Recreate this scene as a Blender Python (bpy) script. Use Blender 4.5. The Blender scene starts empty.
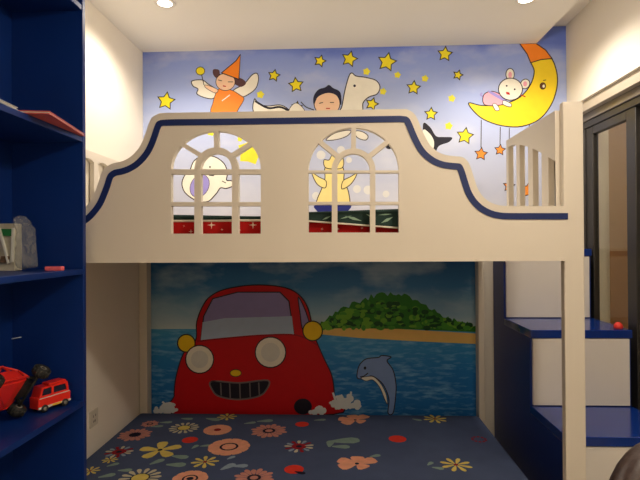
import bpy, bmesh, math, random
from mathutils import Vector, Matrix
random.seed(7)
SC = bpy.context.scene
COL = SC.collection
PI = math.pi

# ------------------------------------------------------------------ camera
ZC = 1.45                                # eye height
FPX = 500.0                              # focal length in pixels of a 640 px wide frame
cam_data = bpy.data.cameras.new('camera')
cam = bpy.data.objects.new('camera', cam_data)
COL.objects.link(cam)
cam_data.sensor_width = 36.0
cam_data.lens = FPX * 36.0 / 640.0
cam_data.clip_start = 0.05
CAM_R = (Matrix.Rotation(math.radians(2.40), 4, 'Z') @ Matrix.Rotation(math.radians(90.34), 4, 'X')
         @ Matrix.Rotation(math.radians(-0.35), 4, 'Z'))
cam.matrix_world = Matrix.Translation((0, 0, ZC)) @ CAM_R
SC.camera = cam

# ------------------------------------------------------------------ world, big lights, exposure
world = bpy.data.worlds.new('night')
SC.world = world
world.use_nodes = True
world.node_tree.nodes['Background'].inputs[0].default_value = (0.02, 0.025, 0.05, 1)
world.node_tree.nodes['Background'].inputs[1].default_value = 0.3
SC.view_settings.view_transform = 'Standard'
SC.view_settings.look = 'None'
SC.view_settings.gamma = 1.0
SC.view_settings.use_curve_mapping = False
SC.view_settings.exposure = 0.0
WARM = (1.0, 0.89, 0.75)
P_BED, P_ROOM, P_MAIN, P_BALCONY_FILL = 34.0, 58.0, 45.0, 21.0
LAMPS = []                               # (x, y, power) of every ceiling downlight
CEIL = ZC + 1.279


def ray(px, py):
    d = Vector(((px - 320.0) / FPX, -(py - 240.0) / FPX, -1.0))
    return CAM_R.to_3x3() @ d


def P(px, py, Y):
    """the point of the plane y = Y behind a pixel of the photograph"""
    d = ray(px, py)
    return Vector((0, 0, ZC)) + d * (Y / d.y)


def PZ(px, py, z):
    d = ray(px, py)
    return Vector((0, 0, ZC)) + d * ((z - ZC) / d.z)


# ------------------------------------------------------------------ materials
MATS = {}


def lin(c):
    return tuple(((v / 255.0) / 12.92 if v / 255.0 <= 0.04045 else ((v / 255.0 + 0.055) / 1.055) ** 2.4) for v in c)


def mat(name, col, rough=0.6, spec=0.35, metal=0.0, noise=0.04, scale=14.0, bump=0.0, bscale=60.0, coat=0.0):
    """painted / cloth / plastic surface: a base colour with a slight mottling, optional fine bump; col is sRGB 0-255"""
    if name in MATS:
        return MATS[name]
    m = bpy.data.materials.new(name)
    m.use_nodes = True
    nt = m.node_tree
    b = nt.nodes['Principled BSDF']
    b.inputs['Roughness'].default_value = rough
    b.inputs['Specular IOR Level'].default_value = spec
    b.inputs['Metallic'].default_value = metal
    b.inputs['Coat Weight'].default_value = coat
    c = lin(col)
    tc = nt.nodes.new('ShaderNodeTexCoord')
    nz = nt.nodes.new('ShaderNodeTexNoise')
    nz.inputs['Scale'].default_value = scale
    nz.inputs['Detail'].default_value = 4
    nt.links.new(tc.outputs['Object'], nz.inputs['Vector'])
    rp = nt.nodes.new('ShaderNodeValToRGB')
    rp.color_ramp.elements[0].position = 0.3
    rp.color_ramp.elements[1].position = 0.7
    rp.color_ramp.elements[0].color = (*[max(0, v * (1 - noise)) for v in c], 1)
    rp.color_ramp.elements[1].color = (*[min(1, v * (1 + noise)) for v in c], 1)
    nt.links.new(nz.outputs['Fac'], rp.inputs['Fac'])
    nt.links.new(rp.outputs['Color'], b.inputs['Base Color'])
    if bump:
        n2 = nt.nodes.new('ShaderNodeTexNoise')
        n2.inputs['Scale'].default_value = bscale
        n2.inputs['Detail'].default_value = 3
        nt.links.new(tc.outputs['Object'], n2.inputs['Vector'])
        bp = nt.nodes.new('ShaderNodeBump')
        bp.inputs['Strength'].default_value = bump
        bp.inputs['Distance'].default_value = 0.01
        nt.links.new(n2.outputs['Fac'], bp.inputs['Height'])
        nt.links.new(bp.outputs['Normal'], b.inputs['Normal'])
    MATS[name] = m
    return m


def mat_glow(name, col, strength):
    m = bpy.data.materials.new(name)
    m.use_nodes = True
    nt = m.node_tree
    nt.nodes.clear()
    e = nt.nodes.new('ShaderNodeEmission')
    e.inputs[0].default_value = (*col, 1)
    e.inputs[1].default_value = strength
    o = nt.nodes.new('ShaderNodeOutputMaterial')
    nt.links.new(e.outputs[0], o.inputs[0])
    return m


def mat_clear(name, tint, gloss=0.12, rough=0.02, haze=0.0, hazecol=(0.8, 0.8, 0.8)):
    """thin clear pane or film: see-through with a mirror share at grazing angles"""
    m = bpy.data.materials.new(name)
    m.use_nodes = True
    nt = m.node_tree
    nt.nodes.clear()
    t = nt.nodes.new('ShaderNodeBsdfTransparent')
    t.inputs[0].default_value = (*tint, 1)
    g = nt.nodes.new('ShaderNodeBsdfGlossy')
    g.inputs['Roughness'].default_value = rough
    f = nt.nodes.new('ShaderNodeFresnel')
    f.inputs['IOR'].default_value = 1.0 + gloss * 4
    mx = nt.nodes.new('ShaderNodeMixShader')
    ge = nt.nodes.new('ShaderNodeNewGeometry')
    fr = nt.nodes.new('ShaderNodeMath')              # mirror share on the outer face only
    fr.operation = 'MULTIPLY'
    iv = nt.nodes.new('ShaderNodeMath')
    iv.operation = 'SUBTRACT'
    iv.inputs[0].default_value = 1.0
    nt.links.new(ge.outputs['Backfacing'], iv.inputs[1])
    nt.links.new(f.outputs[0], fr.inputs[0])
    nt.links.new(iv.outputs[0], fr.inputs[1])
    nt.links.new(fr.outputs[0], mx.inputs[0])
    nt.links.new(t.outputs[0], mx.inputs[1])
    nt.links.new(g.outputs[0], mx.inputs[2])
    out = nt.nodes.new('ShaderNodeOutputMaterial')
    if haze:
        d = nt.nodes.new('ShaderNodeBsdfDiffuse')
        d.inputs[0].default_value = (*hazecol, 1)
        m2 = nt.nodes.new('ShaderNodeMixShader')
        m2.inputs[0].default_value = haze
        nt.links.new(mx.outputs[0], m2.inputs[1])
        nt.links.new(d.outputs[0], m2.inputs[2])
        nt.links.new(m2.outputs[0], out.inputs[0])
    else:
        nt.links.new(mx.outputs[0], out.inputs[0])
    return m


def mat_paint_bands(name, stops, z0, z1, cloud=None, cloud_amt=0.0, cscale=(2.0, 1.0, 4.0), wob=0.06, dots=0.0):
    """the mural's own brushwork: bands of paint from z0 up to z1 (world height on the wall), wobbling edges, brushed clouds"""
    m = bpy.data.materials.new(name)
    m.use_nodes = True
    nt = m.node_tree
    b = nt.nodes['Principled BSDF']
    b.inputs['Roughness'].default_value = 0.5
    b.inputs['Specular IOR Level'].default_value = 0.3
    tc = nt.nodes.new('ShaderNodeTexCoord')
    mp = nt.nodes.new('ShaderNodeMapping')
    mp.inputs['Scale'].default_value = cscale
    nt.links.new(tc.outputs['Object'], mp.inputs['Vector'])
    nz = nt.nodes.new('ShaderNodeTexNoise')
    nz.inputs['Scale'].default_value = 1.6
    nz.inputs['Detail'].default_value = 6
    nt.links.new(mp.outputs[0], nz.inputs['Vector'])
    sx = nt.nodes.new('ShaderNodeSeparateXYZ')
    nt.links.new(tc.outputs['Object'], sx.inputs[0])
    mr = nt.nodes.new('ShaderNodeMapRange')
    mr.inputs['From Min'].default_value = z0
    mr.inputs['From Max'].default_value = z1
    nt.links.new(sx.outputs['Z'], mr.inputs['Value'])
    w = nt.nodes.new('ShaderNodeMath')
    w.operation = 'MULTIPLY_ADD'
    w.inputs[1].default_value = wob * 2
    w.inputs[2].default_value = -wob
    nt.links.new(nz.outputs['Fac'], w.inputs[0])
    ad = nt.nodes.new('ShaderNodeMath')
    ad.operation = 'ADD'
    nt.links.new(mr.outputs[0], ad.inputs[0])
    nt.links.new(w.outputs[0], ad.inputs[1])
    rp = nt.nodes.new('ShaderNodeValToRGB')
    els = rp.color_ramp.elements
    while len(els) < len(stops):
        els.new(0.5)
    for e, (p, c) in zip(els, stops):
        e.position = p
        e.color = (*lin(c), 1)
    nt.links.new(ad.outputs[0], rp.inputs['Fac'])
    last = rp.outputs['Color']
    if cloud:
        n2 = nt.nodes.new('ShaderNodeTexNoise')
        n2.inputs['Scale'].default_value = 2.3
        n2.inputs['Detail'].default_value = 7
        nt.links.new(mp.outputs[0], n2.inputs['Vector'])
        r2 = nt.nodes.new('ShaderNodeValToRGB')
        r2.color_ramp.elements[0].position = 0.48
        r2.color_ramp.elements[1].position = 0.72
        r2.color_ramp.elements[0].color = (0, 0, 0, 1)
        r2.color_ramp.elements[1].color = (cloud_amt,) * 3 + (1,)
        nt.links.new(n2.outputs['Fac'], r2.inputs['Fac'])
        mx = nt.nodes.new('ShaderNodeMixRGB')
        mx.inputs[2].default_value = (*lin(cloud), 1)
        nt.links.new(r2.outputs['Color'], mx.inputs[0])
        nt.links.new(last, mx.inputs[1])
        last = mx.outputs[0]
    nt.links.new(last, b.inputs['Base Color'])
    return m


CREAM = mat('cream_wall_paint', (240, 232, 218), 0.75, 0.2, noise=0.015, scale=3)
CEILP = mat('ceiling_paint', (240, 236, 228), 0.85, 0.1, noise=0.01, scale=3)
IVORY = mat('ivory_lacquer', (224, 214, 198), 0.45, 0.35, noise=0.012, scale=4)
NAVY = mat('navy_stripe_lacquer', (26, 44, 100), 0.4, 0.4, noise=0.05)
BLUE = mat('blue_furniture_lacquer', (14, 50, 132), 0.16, 0.8, noise=0.05, scale=5)
SHELFB = mat('shelf_blue_lacquer', (8, 44, 114), 0.42, 0.35, noise=0.05, scale=5)
DRAWERW = mat('white_drawer_laminate', (226, 220, 212), 0.42, 0.35, noise=0.015, scale=6)
FLOORM = mat('floor_pale_tile', (204, 190, 168), 0.4, 0.4, noise=0.08, scale=3)
OUTL = mat('paint_dark_outline', (46, 36, 44), 0.6, 0.2)


# ------------------------------------------------------------------ mesh helpers
def new_obj(name, bm, mats, parent=None, bevel=0.0, seg=2, smooth=False):
    me = bpy.data.meshes.new(name)
    bmesh.ops.recalc_face_normals(bm, faces=bm.faces)
    bm.to_mesh(me)
    bm.free()
    if not isinstance(mats, (list, tuple)):
        mats = [mats]
    for m in mats:
        me.materials.append(m)
    o = bpy.data.objects.new(name, me)
    COL.objects.link(o)
    if parent:
        o.parent = parent
    if smooth:
        for p in me.polygons:
            p.use_smooth = True
    if bevel:
        md = o.modifiers.new('bevel', 'BEVEL')
        md.width = bevel
        md.segments = seg
        md.limit_method = 'ANGLE'
        md.angle_limit = math.radians(40)
    return o


def tag(o, label, cat, group=None, kind=None):
    o['label'] = label
    o['category'] = cat
    if group:
        o['group'] = group
    if kind:
        o['kind'] = kind
    return o


def thing(name, label, cat, loc=(0, 0, 0), rotz=0.0, group=None):
    o = bpy.data.objects.new(name, None)
    o.empty_display_size = 0.1
    COL.objects.link(o)
    o.location = loc
    o.rotation_euler = (0, 0, rotz)
    return tag(o, label, cat, group)


def struct(name, bm, m, parent=None, bevel=0.0):
    o = new_obj(name, bm, m, parent, bevel)
    if parent is None:
        o['kind'] = 'structure'
    return o


def BM():
    return bmesh.new()


def box(bm, x0, x1, y0, y1, z0, z1, mi=0):
    vs = [bm.verts.new(c) for c in ((x0, y0, z0), (x1, y0, z0), (x1, y1, z0), (x0, y1, z0),
                                    (x0, y0, z1), (x1, y0, z1), (x1, y1, z1), (x0, y1, z1))]
    for f in ((0, 3, 2, 1), (4, 5, 6, 7), (0, 1, 5, 4), (1, 2, 6, 5), (2, 3, 7, 6), (3, 0, 4, 7)):
        bm.faces.new([vs[i] for i in f]).material_index = mi
    return vs


def bxo(*a):
    b = BM()
    box(b, *a)
    return b


def tube(bm, pts, r, n=8, mi=0, caps=True):
    """round bar through a list of points"""
    rings = []
    k = len(pts)
    pts = [Vector(p) for p in pts]
    rr = r if isinstance(r, (list, tuple)) else [r] * k
    for i in range(k):
        t = (pts[min(i + 1, k - 1)] - pts[max(i - 1, 0)]).normalized()
        a = Vector((0, 0, 1)) if abs(t.z) < 0.9 else Vector((1, 0, 0))
        u = t.cross(a).normalized()
        v = t.cross(u).normalized()
        rings.append([bm.verts.new(pts[i] + (u * math.cos(2 * PI * j / n) + v * math.sin(2 * PI * j / n)) * rr[i])
                      for j in range(n)])
    for i in range(k - 1):
        for j in range(n):
            f = bm.faces.new((rings[i][j], rings[i][(j + 1) % n], rings[i + 1][(j + 1) % n], rings[i + 1][j]))
            f.material_index = mi
            f.smooth = True
    if caps:
        for ring in (rings[0], rings[-1]):
            f = bm.faces.new(ring)
            f.material_index = mi


def lathe(bm, prof, org=(0, 0, 0), axis='Z', n=24, mi=0):
    """prof = [(radius, height)] turned about an axis through org"""
    org = Vector(org)
    rings = []
    for r, h in prof:
        ring = []
        for j in range(n):
            c, s = math.cos(2 * PI * j / n) * r, math.sin(2 * PI * j / n) * r
            p = {'Z': Vector((c, s, h)), 'X': Vector((h, c, s)), 'Y': Vector((c, h, s))}[axis]
            ring.append(bm.verts.new(org + p))
        rings.append(ring)
    for i in range(len(rings) - 1):
        for j in range(n):
            f = bm.faces.new((rings[i][j], rings[i][(j + 1) % n], rings[i + 1][(j + 1) % n], rings[i + 1][j]))
            f.material_index = mi
            f.smooth = True
    for ring in (rings[0], rings[-1]):
        bm.faces.new(ring).material_index = mi


def slab(bm, loops, a, b, to3=lambda u, v, w: (u, w, v), mi=0):
    """a board cut to an outline with holes: loops[0] is the outline, the rest are holes; (u, v) in the board, w across it"""
    from mathutils.geometry import tessellate_polygon
    flat = [p for lp in loops for p in lp]
    tris = tessellate_polygon([[Vector((u, v, 0)) for u, v in lp] for lp in loops])
    va = [bm.verts.new(to3(u, v, a)) for u, v in flat]
    vb = [bm.verts.new(to3(u, v, b)) for u, v in flat]
    for t in tris:
        for vs, tt in ((va, t), (vb, t[::-1])):
            try:
                bm.faces.new([vs[i] for i in tt]).material_index = mi
            except ValueError:
                pass
    s = 0
    for lp in loops:
        n = len(lp)
        for i in range(n):
            j = (i + 1) % n
            try:
                bm.faces.new((va[s + i], va[s + j], vb[s + j], vb[s + i])).material_index = mi
            except ValueError:
                pass
        s += n


def spline(pts, n=6, closed=True):
    """Catmull-Rom curve through points"""
    k = len(pts)
    out = []
    for i in range(k if closed else k - 1):
        g = (lambda q: pts[q % k]) if closed else (lambda q: pts[max(0, min(k - 1, q))])
        p0, p1, p2, p3 = g(i - 1), g(i), g(i + 1), g(i + 2)
        for j in range(n):
            t = j / n
            out.append(tuple(0.5 * (2 * p1[c] + (p2[c] - p0[c]) * t + (2 * p0[c] - 5 * p1[c] + 4 * p2[c] - p3[c]) * t * t
                                    + (3 * p1[c] - p0[c] - 3 * p2[c] + p3[c]) * t ** 3) for c in (0, 1)))
    if not closed:
        out.append(tuple(pts[-1]))
    return out


# ================================================================== ROOM SHELL
YB = 3.28                                 # back wall
XL, XR, XW = -1.314, 1.457, 1.56           # left wall, upper right wall, window plane
YF = -2.3                                 # wall behind the camera
COVE = ZC + 1.392
WT = ZC + 0.850                           # underside of the wall above the window
CX = 1.268                                # right edge of the lowered ceiling
struct('floor', bxo(XL, 1.70, YF, YB, -0.1, 0.0), FLOORM)
struct('wall_left', bxo(XL - 0.12, XL, YF, YB, 0, COVE), CREAM)
struct('wall_back', bxo(XL - 0.12, 1.72, YB, YB + 0.12, 0, COVE + 0.1), CREAM)
struct('wall_front', bxo(XL - 0.12, 1.72, YF - 0.12, YF, 0, COVE + 0.1), CREAM)
b = BM()
box(b, XR, 1.72, YF, YB, WT, COVE)        # above the window
box(b, XR, 1.72, YF, 0.55, 0, WT)         # towards the camera
struct('wall_right', b, CREAM)
struct('ceiling', bxo(XL, CX, YF, YB, CEIL, COVE), CEILP)
struct('ceiling_cove', bxo(XL - 0.12, 1.72, YF, YB, COVE, COVE + 0.1), CEILP)

# ---- sliding window with dark aluminium frames
ALU = mat('dark_grey_aluminium', (58, 55, 52), 0.38, 0.5, metal=0.3, noise=0.05)
ALUL = mat('mid_grey_aluminium', (122, 114, 104), 0.35, 0.5, metal=0.3, noise=0.05)
GLASS = mat_clear('window_glass', (0.93, 0.95, 0.93), 0.12)
win = bpy.data.objects.new('window_1', None)
COL.objects.link(win)
win['kind'] = 'structure'
b = BM()
box(b, 1.475, 1.70, 0.55, YB, WT - 0.062, WT)           # head lining
new_obj('head_lining', b, mat('window_head_lining', (196, 184, 166), 0.6), win)
b = BM()
box(b, 1.51, 1.70, 0.55, YB, WT - 0.110, WT - 0.062)
new_obj('top_track', b, ALUL, win, 0.004)
b = BM()
box(b, 1.52, 1.60, 0.55, YB, WT - 0.150, WT - 0.110)
box(b, 1.52, 1.60, YB - 0.10, YB, 0.03, WT - 0.15)
box(b, 1.52, 1.60, 0.55, 0.62, 0.03, WT - 0.15)
box(b, 1.52, 1.60, 0.55, YB, 0.0, 0.03)
new_obj('window_frame', b, ALU, win, 0.004)


def sash(y0, y1, xc, m):
    fr = BM()
    z0, z1, w = 0.03, WT - 0.15, 0.085
    box(fr, xc - 0.018, xc + 0.018, y0, y0 + w, z0, z1)
    box(fr, xc - 0.018, xc + 0.018, y1 - w, y1, z0, z1)
    box(fr, xc - 0.018, xc + 0.018, y0 + w, y1 - w, z0, z0 + w)
    box(fr, xc - 0.018, xc + 0.018, y0 + w, y1 - w, z1 - 0.05, z1)
    f = new_obj('window_sash', fr, m, win, 0.004)
    g = new_obj('window_pane', bxo(xc - 0.003, xc + 0.003, y0 + w, y1 - w, z0 + w, z1 - 0.05), GLASS, f)


sash(2.655, 3.18, 1.546, ALU)
sash(1.60, 2.67, 1.590, ALUL)
sash(0.62, 1.615, 1.546, ALU)
# balcony outside: a beige parapet wall and a tan lower part
BALC = mat('balcony_beige_render', (206, 178, 140), 0.8, 0.2, noise=0.03)
BALT = mat('balcony_tan_dado', (176, 134, 88), 0.8, 0.2, noise=0.05)
struct('wall_balcony', bxo(2.70, 2.82, -1.5, 6.0, ZC - 0.03, 3.0), BALC)
struct('trim_balcony', bxo(2.69, 2.82, -1.5, 6.0, 0, ZC - 0.03), BALT)
struct('wall_balcony_end', bxo(1.72, 2.69, 4.7, 4.8, ZC - .09, 3.0), BALC)
struct('trim_balcony_end', bxo(1.72, 2.69, 4.69, 4.8, 0, ZC - 0.09), BALT)
struct('floor_balcony', bxo(1.70, 2.82, -1.5, 6.0, -0.1, 0.0), FLOORM)
struct('ceiling_balcony', bxo(1.72, 2.82, -1.5, 6.1, 3.0, 3.1), CEILP)

# ================================================================== MURALS
MURY = YB - 0.0045
PM = {}


def pm(c, name):
    """one pot of mural paint"""
    return mat('paint_' + name, c, 0.5, 0.25, noise=0.03, scale=18)


class Paint:
    """one painted figure: flat shapes of paint, laid one over another on the mural board"""

    def __init__(self, base=1, Y=MURY):
        self.bm, self.mats, self.layer, self.Y = BM(), [], base, Y

    def mi(self, m):
        if m not in self.mats:
            self.mats.append(m)
        return self.mats.index(m)

    def w(self, p):
        q = P(p[0], p[1], self.Y)
        return (q.x, self.Y - 0.00012 * self.layer, q.z)

    def fill(self, pts, m, smooth=True, out=0.0, n=5, om=None):
        if smooth:
            pts = spline(pts, n)
        f = self.bm.faces.new([self.bm.verts.new(self.w(p)) for p in pts])
        f.material_index = self.mi(m)
        f.normal_update()
        bmesh.ops.triangulate(self.bm, faces=[f], ngon_method='EAR_CLIP')
        self.layer += 1
        if out:
            self.line(list(pts) + [pts[0], pts[1]], out, om or OUTL, False)
        return self

    def line(self, pts, wd, m=None, smooth=True):
        m = m or OUTL
        if smooth and len(pts) > 2:
            pts = spline(pts, 5, False)
        k = len(pts)
        L, R = [], []

        def nrm(a, c):
            dx, dy = c[0] - a[0], c[1] - a[1]
            d = math.hypot(dx, dy) or 1
            return (-dy / d, dx / d)
        for i in range(k):
            n1 = nrm(pts[i - 1], pts[i]) if i > 0 else nrm(pts[0], pts[1])
            n2 = nrm(pts[i], pts[i + 1]) if i < k - 1 else n1
            den = max(0.35, 1 + n1[0] * n2[0] + n1[1] * n2[1])
            nx, ny = (n1[0] + n2[0]) / den * wd / 2, (n1[1] + n2[1]) / den * wd / 2
            L.append(self.bm.verts.new(self.w((pts[i][0] + nx, pts[i][1] + ny))))
            R.append(self.bm.verts.new(self.w((pts[i][0] - nx, pts[i][1] - ny))))
        for i in range(k - 1):
            self.bm.faces.new((L[i], L[i + 1], R[i + 1], R[i])).material_index = self.mi(m)
        self.layer += 1
        return self

    def dot(self, x, y, rx, ry, m, out=0.0, rot=0.0, om=None):
        c, s = math.cos(rot), math.sin(rot)
        pts = [(x + rx * math.cos(t) * c - ry * math.sin(t) * s, y + rx * math.cos(t) * s + ry * math.sin(t) * c)
               for t in [2 * PI * i / 22 for i in range(22)]]
        return self.fill(pts, m, False, out, om=om)

    def done(self, name, parent):
        bm = self.bm
        me = bpy.data.meshes.new(name)
        bm.to_mesh(me)
        bm.free()
        for m in self.mats:
            me.materials.append(m)
        o = bpy.data.objects.new(name, me)
        COL.objects.link(o)
        o.parent = parent
        return o


def star_pts(x, y, r, rot=0.0, inner=0.5, squash=1.0):
    return [(x + (r if i % 2 == 0 else r * inner) * math.sin(rot + PI * i / 5),
             y - squash * (r if i % 2 == 0 else r * inner) * math.cos(rot + PI * i / 5)) for i in range(10)]


YEL, YEL2 = pm((246, 228, 40), 'star_yellow'), pm((236, 226, 60), 'pale_yellow')
WHT, PEACH, ORG = pm((245, 240, 226), 'white'), pm((248, 208, 176), 'skin'), pm((250, 140, 40), 'orange')
BLK, NAVP = pm((30, 28, 44), 'black'), pm((34, 42, 120), 'navy')
PINK, LILAC, REDP = pm((244, 172, 190), 'pink'), pm((160, 150, 220), 'lilac'), pm((190, 16, 20), 'red')
ORST, CHICK = pm((246, 150, 60), 'star_orange'), pm((246, 226, 150), 'chick')

SKYM = mat_paint_bands('painted_evening_sky', [(0.0, (208, 208, 220)), (0.45, (192, 200, 228)), (0.68, (174, 188, 230)),
                                               (0.84, (160, 178, 236)), (0.95, (140, 160, 228)), (1.0, (104, 126, 212))],
                       ZC - 0.05, CEIL, (226, 228, 238), 0.45, (1.2, 1, 2.2), 0.07)
zsplit = P(320, 258, YB).z
mur = thing('sky_mural', 'painted night sky mural with moon, stars and fairy above the upper bunk', 'mural', (0, 0, 0))
b = BM()
slab(b, [[(XL + 0.001, zsplit), (XR - .001, zsplit), (XR - .001, COVE - 0.005), (CX + 0.002, COVE - 0.005), (CX + 0.002, CEIL), (XL + 0.001, CEIL)]], MURY, YB - .0005)
new_obj('painted_sky', b, SKYM, mur)

for x, y, r, rot in ((166, 101, 9, .15), (274, 75.5, 6, .2), (296, 85, 7.5, -.1), (320, 61, 6, .3), (349.5, 59, 8, .25),
                     (387, 62, 9.5, .2), (445, 54, 7.5, .1), (413.6, 87.7, 7, .1), (372, 104, 6.5, .3), (431, 114, 6.5, .05),
                     (465, 136, 8.5, .15), (297, 107, 5.5, .1), (458, 75, 5, .3)):
    Paint().fill(star_pts(x, y, r, rot, 0.52), YEL, False, 0.9).done('painted_star', mur)
for x, y, r in ((366.5, 71.6, 4), (397.5, 75, 3.6), (383, 91.5, 3.8), (425, 78.5, 3.8), (451.8, 98.4, 4), (448.7, 126, 4.2),
                (260.4, 94.6, 4.2), (211, 132, 4.5), (240, 139, 3), (250, 152, 13.5)):
    Paint().fill(star_pts(x, y, r, .2, 0.72), YEL2, False).done('painted_star', mur)
for x, y, r in ((334, 176, 5), (368, 190, 4.5), (321, 155, 4.5), (341, 150, 4), (316, 196, 4), (386, 194, 3.4), (349, 160, 3), (357, 189, 4)):
    Paint().dot(x, y, r, r, pm((226, 226, 226), 'bubble')).done('painted_bubble', mur)
for x, y, r, y0 in ((481, 154, 6.5, 120), (500, 150, 5.5, 127), (509, 186, 6, 128), (529, 190, 9, 124)):
    q = Paint().line([(x + .3, y0), (x, y - r)], 0.8)
    q.fill(star_pts(x, y, r, .1, 0.52), ORST, False, 0.8).done('painted_hanging_star', mur)

# the fairy with a pointed hat
q = Paint(2)
q.fill([(216, 90), (208, 84), (202, 80), (192, 81), (193, 86), (198, 89), (197, 94), (206, 98), (214, 98)], WHT, True, 0.9)
q.fill([(233, 91), (244, 84), (252, 75), (257, 73.5), (258.5, 79), (256, 88), (249, 94), (241, 97)], WHT, True, 0.9)
q.line([(204, 85), (201, 72)], 0.8).dot(200.4, 71, 4.3, 4.0, YEL, 0.7)
q.fill([(219, 89), (231, 90), (240, 95), (244, 99), (239, 108), (234, 113), (212, 113), (213, 103), (215, 96)], ORG, True, 0.6)
q.fill([(205, 85), (211, 86.5), (218, 90), (215, 93), (206, 88)], PEACH, True, 0.5)
q.fill([(213, 70), (219, 70), (222, 76), (240, 78), (246, 83), (241, 87), (234, 84), (216, 78)], pm((96, 66, 70), 'hair'))
q.dot(225.5, 82, 9.6, 8.6, PEACH, 0.6)
q.fill([(240.5, 54.5), (236, 61), (221.5, 73), (231, 76.5), (239, 79.5)], ORG, False, 0.9)
q.line([(218, 80), (222, 81)], .7).line([(228, 82), (233, 82)], .7).line([(223, 86), (226, 86.5)], 1.1, REDP)
q.line([(222, 101), (230, 95)], 1.0, WHT)
q.done('painted_fairy', mur)

# feathered wing and sleeping child with the tall white animal
q = Paint(2)
q.fill([(254.5, 99), (259, 104), (268, 106), (280, 105), (288, 109), (291, 114), (256, 114)], WHT, True, 0.9)
q.line([(255, 101), (268, 108), (280, 107), (289, 111)], 2.0, BLK)
q.fill([(290, 108), (296, 103), (303, 108), (304, 114), (290, 114)], WHT, True, 0.6)
q.line([(301, 102), (306, 107), (314, 110)], 1.0)
q.done('painted_wing', mur)
q = Paint(2)
q.fill([(342, 106), (345, 90), (349, 76), (352, 73), (356, 76), (366, 77.5), (376, 80.5), (380, 87), (377, 94), (369, 97),
        (363, 103), (361, 114), (340, 114)], WHT, True, 1.0)
q.dot(354.6, 85.8, 1.3, 1.3, BLK)
q.done('painted_animal', mur)
q = Paint(12)
q.dot(327, 103.5, 13, 12.5, PEACH, 0.8)
q.fill([(314, 105), (313.5, 97), (318, 90), (325, 87.5), (329, 85), (333, 88), (340, 92), (341.5, 101), (340.5, 105), (337, 96), (328, 93), (318, 97)], pm((34, 34, 62), 'cap'))
q.line([(319, 103.5), (323, 102.5)], .8).line([(330, 102.5), (334, 102.5)], .8).line([(326, 108.5), (330, 108.5)], 1.0, REDP)
q.done('painted_child', mur)

# crescent moon in a nightcap, rabbit lying on it
q = Paint(2)
q.fill([(468.7, 103), (474, 111.5), (484, 119.5), (501, 125.5), (521, 126.5), (539, 119.5), (551, 105), (556.8, 88), (556.8, 72.5),
        (551, 58), (541, 58), (531, 61), (534.2, 71), (531, 83.5), (522, 95.5), (510, 102), (494, 105), (481, 105.5)],
       pm((252, 220, 44), 'moon'), True, 1.1)
q.fill([(519.5, 43.5), (536, 43.4), (545.6, 50), (552, 58.6), (541, 59.6), (530.6, 62.8), (527, 54)], ORG, False, 1.0)
q.dot(542.8, 86, 2.9, 3.3, pm((96, 52, 22), 'brown'), .6).dot(543.6, 86.2, 1.2, 1.6, WHT)
q.line([(543, 80.5), (546, 80)], .8)
q.line([(521, 95), (525.5, 97)], 1.0, REDP)
q.done('painted_moon', mur)
q = Paint(14)
q.dot(510, 74.5, 4.2, 6, WHT, .8).dot(510, 75, 1.8, 3.2, PINK)
q.dot(525, 84, 4.4, 5, WHT, .8, .6).dot(525, 84, 2, 2.6, PINK)
q.line([(484, 97), (480.5, 95), (482, 93)], 1.6, LILAC)
q.fill([(483.7, 95), (493, 91.5), (505, 98), (503, 104.5), (485, 105)], PINK, True, .8)
q.fill([(490, 91), (505, 99), (503, 101), (489, 93)], LILAC, True)
q.fill([(492.5, 104.5), (496, 104), (499.5, 109.5), (495.5, 110.5)], WHT, True, .6)
q.fill([(503.5, 100.5), (511, 104), (510, 107), (503, 104.5)], WHT, True, .6)
q.dot(510.3, 89.3, 12, 11, WHT, .9)
q.fill([(505.5, 92), (509, 92.5), (510, 95), (506.5, 94.5)], REDP, False)
q.dot(506.5, 86, .9, .9, BLK).dot(514.5, 89.5, .9, .9, BLK)
q.done('painted_rabbit', mur)
# dark bird, round white animal and chick seen past the front panel
q = Paint(2)
q.fill([(423, 124), (430, 127), (436, 136), (443, 137), (452, 137.5), (449, 142), (439, 146), (434, 154), (425, 150)], BLK, True)
q.fill([(423, 130), (430, 134), (434, 142), (432, 151), (424, 148)], WHT, True)
q.done('painted_bird', mur)
q = Paint(8)
q.fill([(194, 161), (203, 156), (215, 157), (224, 163.5), (227.5, 173), (226.5, 180), (232, 181), (232.5, 186), (226, 188.5),
        (220.5, 188), (216, 194), (208, 201.5), (198, 201), (190, 197), (184, 191), (182, 183), (185, 175), (190, 170)], WHT, True, 1.0)
q.dot(199.7, 186, 9, 12, LILAC, .5, .5)
q.dot(210, 167, .9, .9, BLK).line([(209, 175), (214, 175.5)], 1.4)
q.line([(222, 181), (226, 183)], .8)
q.done('painted_seal', mur)
q = Paint(2)
q.fill([(333, 158), (340, 161), (344, 171), (344, 181), (348, 190), (350, 202), (348, 207), (318, 207), (317, 200), (322, 188),
        (325, 178), (325, 168)], CHICK, True, .9)
q.fill([(326, 168), (324, 160), (329, 160), (333, 154.5), (338, 162), (343, 158), (342, 168)], CHICK, True, .8)
q.fill([(325, 188), (317, 184), (312, 173), (319, 177), (326, 181)], CHICK, True, .8)
q.fill([(342, 189), (351, 184), (357, 173.5), (350, 177), (343, 181)], CHICK, True, .8)
q.fill([(316, 205), (349, 205), (348, 211), (343, 214), (322, 214), (317, 211)], NAVP, True)
q.done('painted_chick', mur)
q = Paint(2)
q.fill([(326, 140), (334, 133.5), (345, 130.5), (351, 131), (347, 136), (337, 139.5)], WHT, True, .8)
q.done('painted_feather', mur)
q = Paint(2)
q.fill([(356, 131), (363, 132), (368, 136), (366, 140), (360, 139), (356, 136)], WHT, True, .8)
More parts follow.
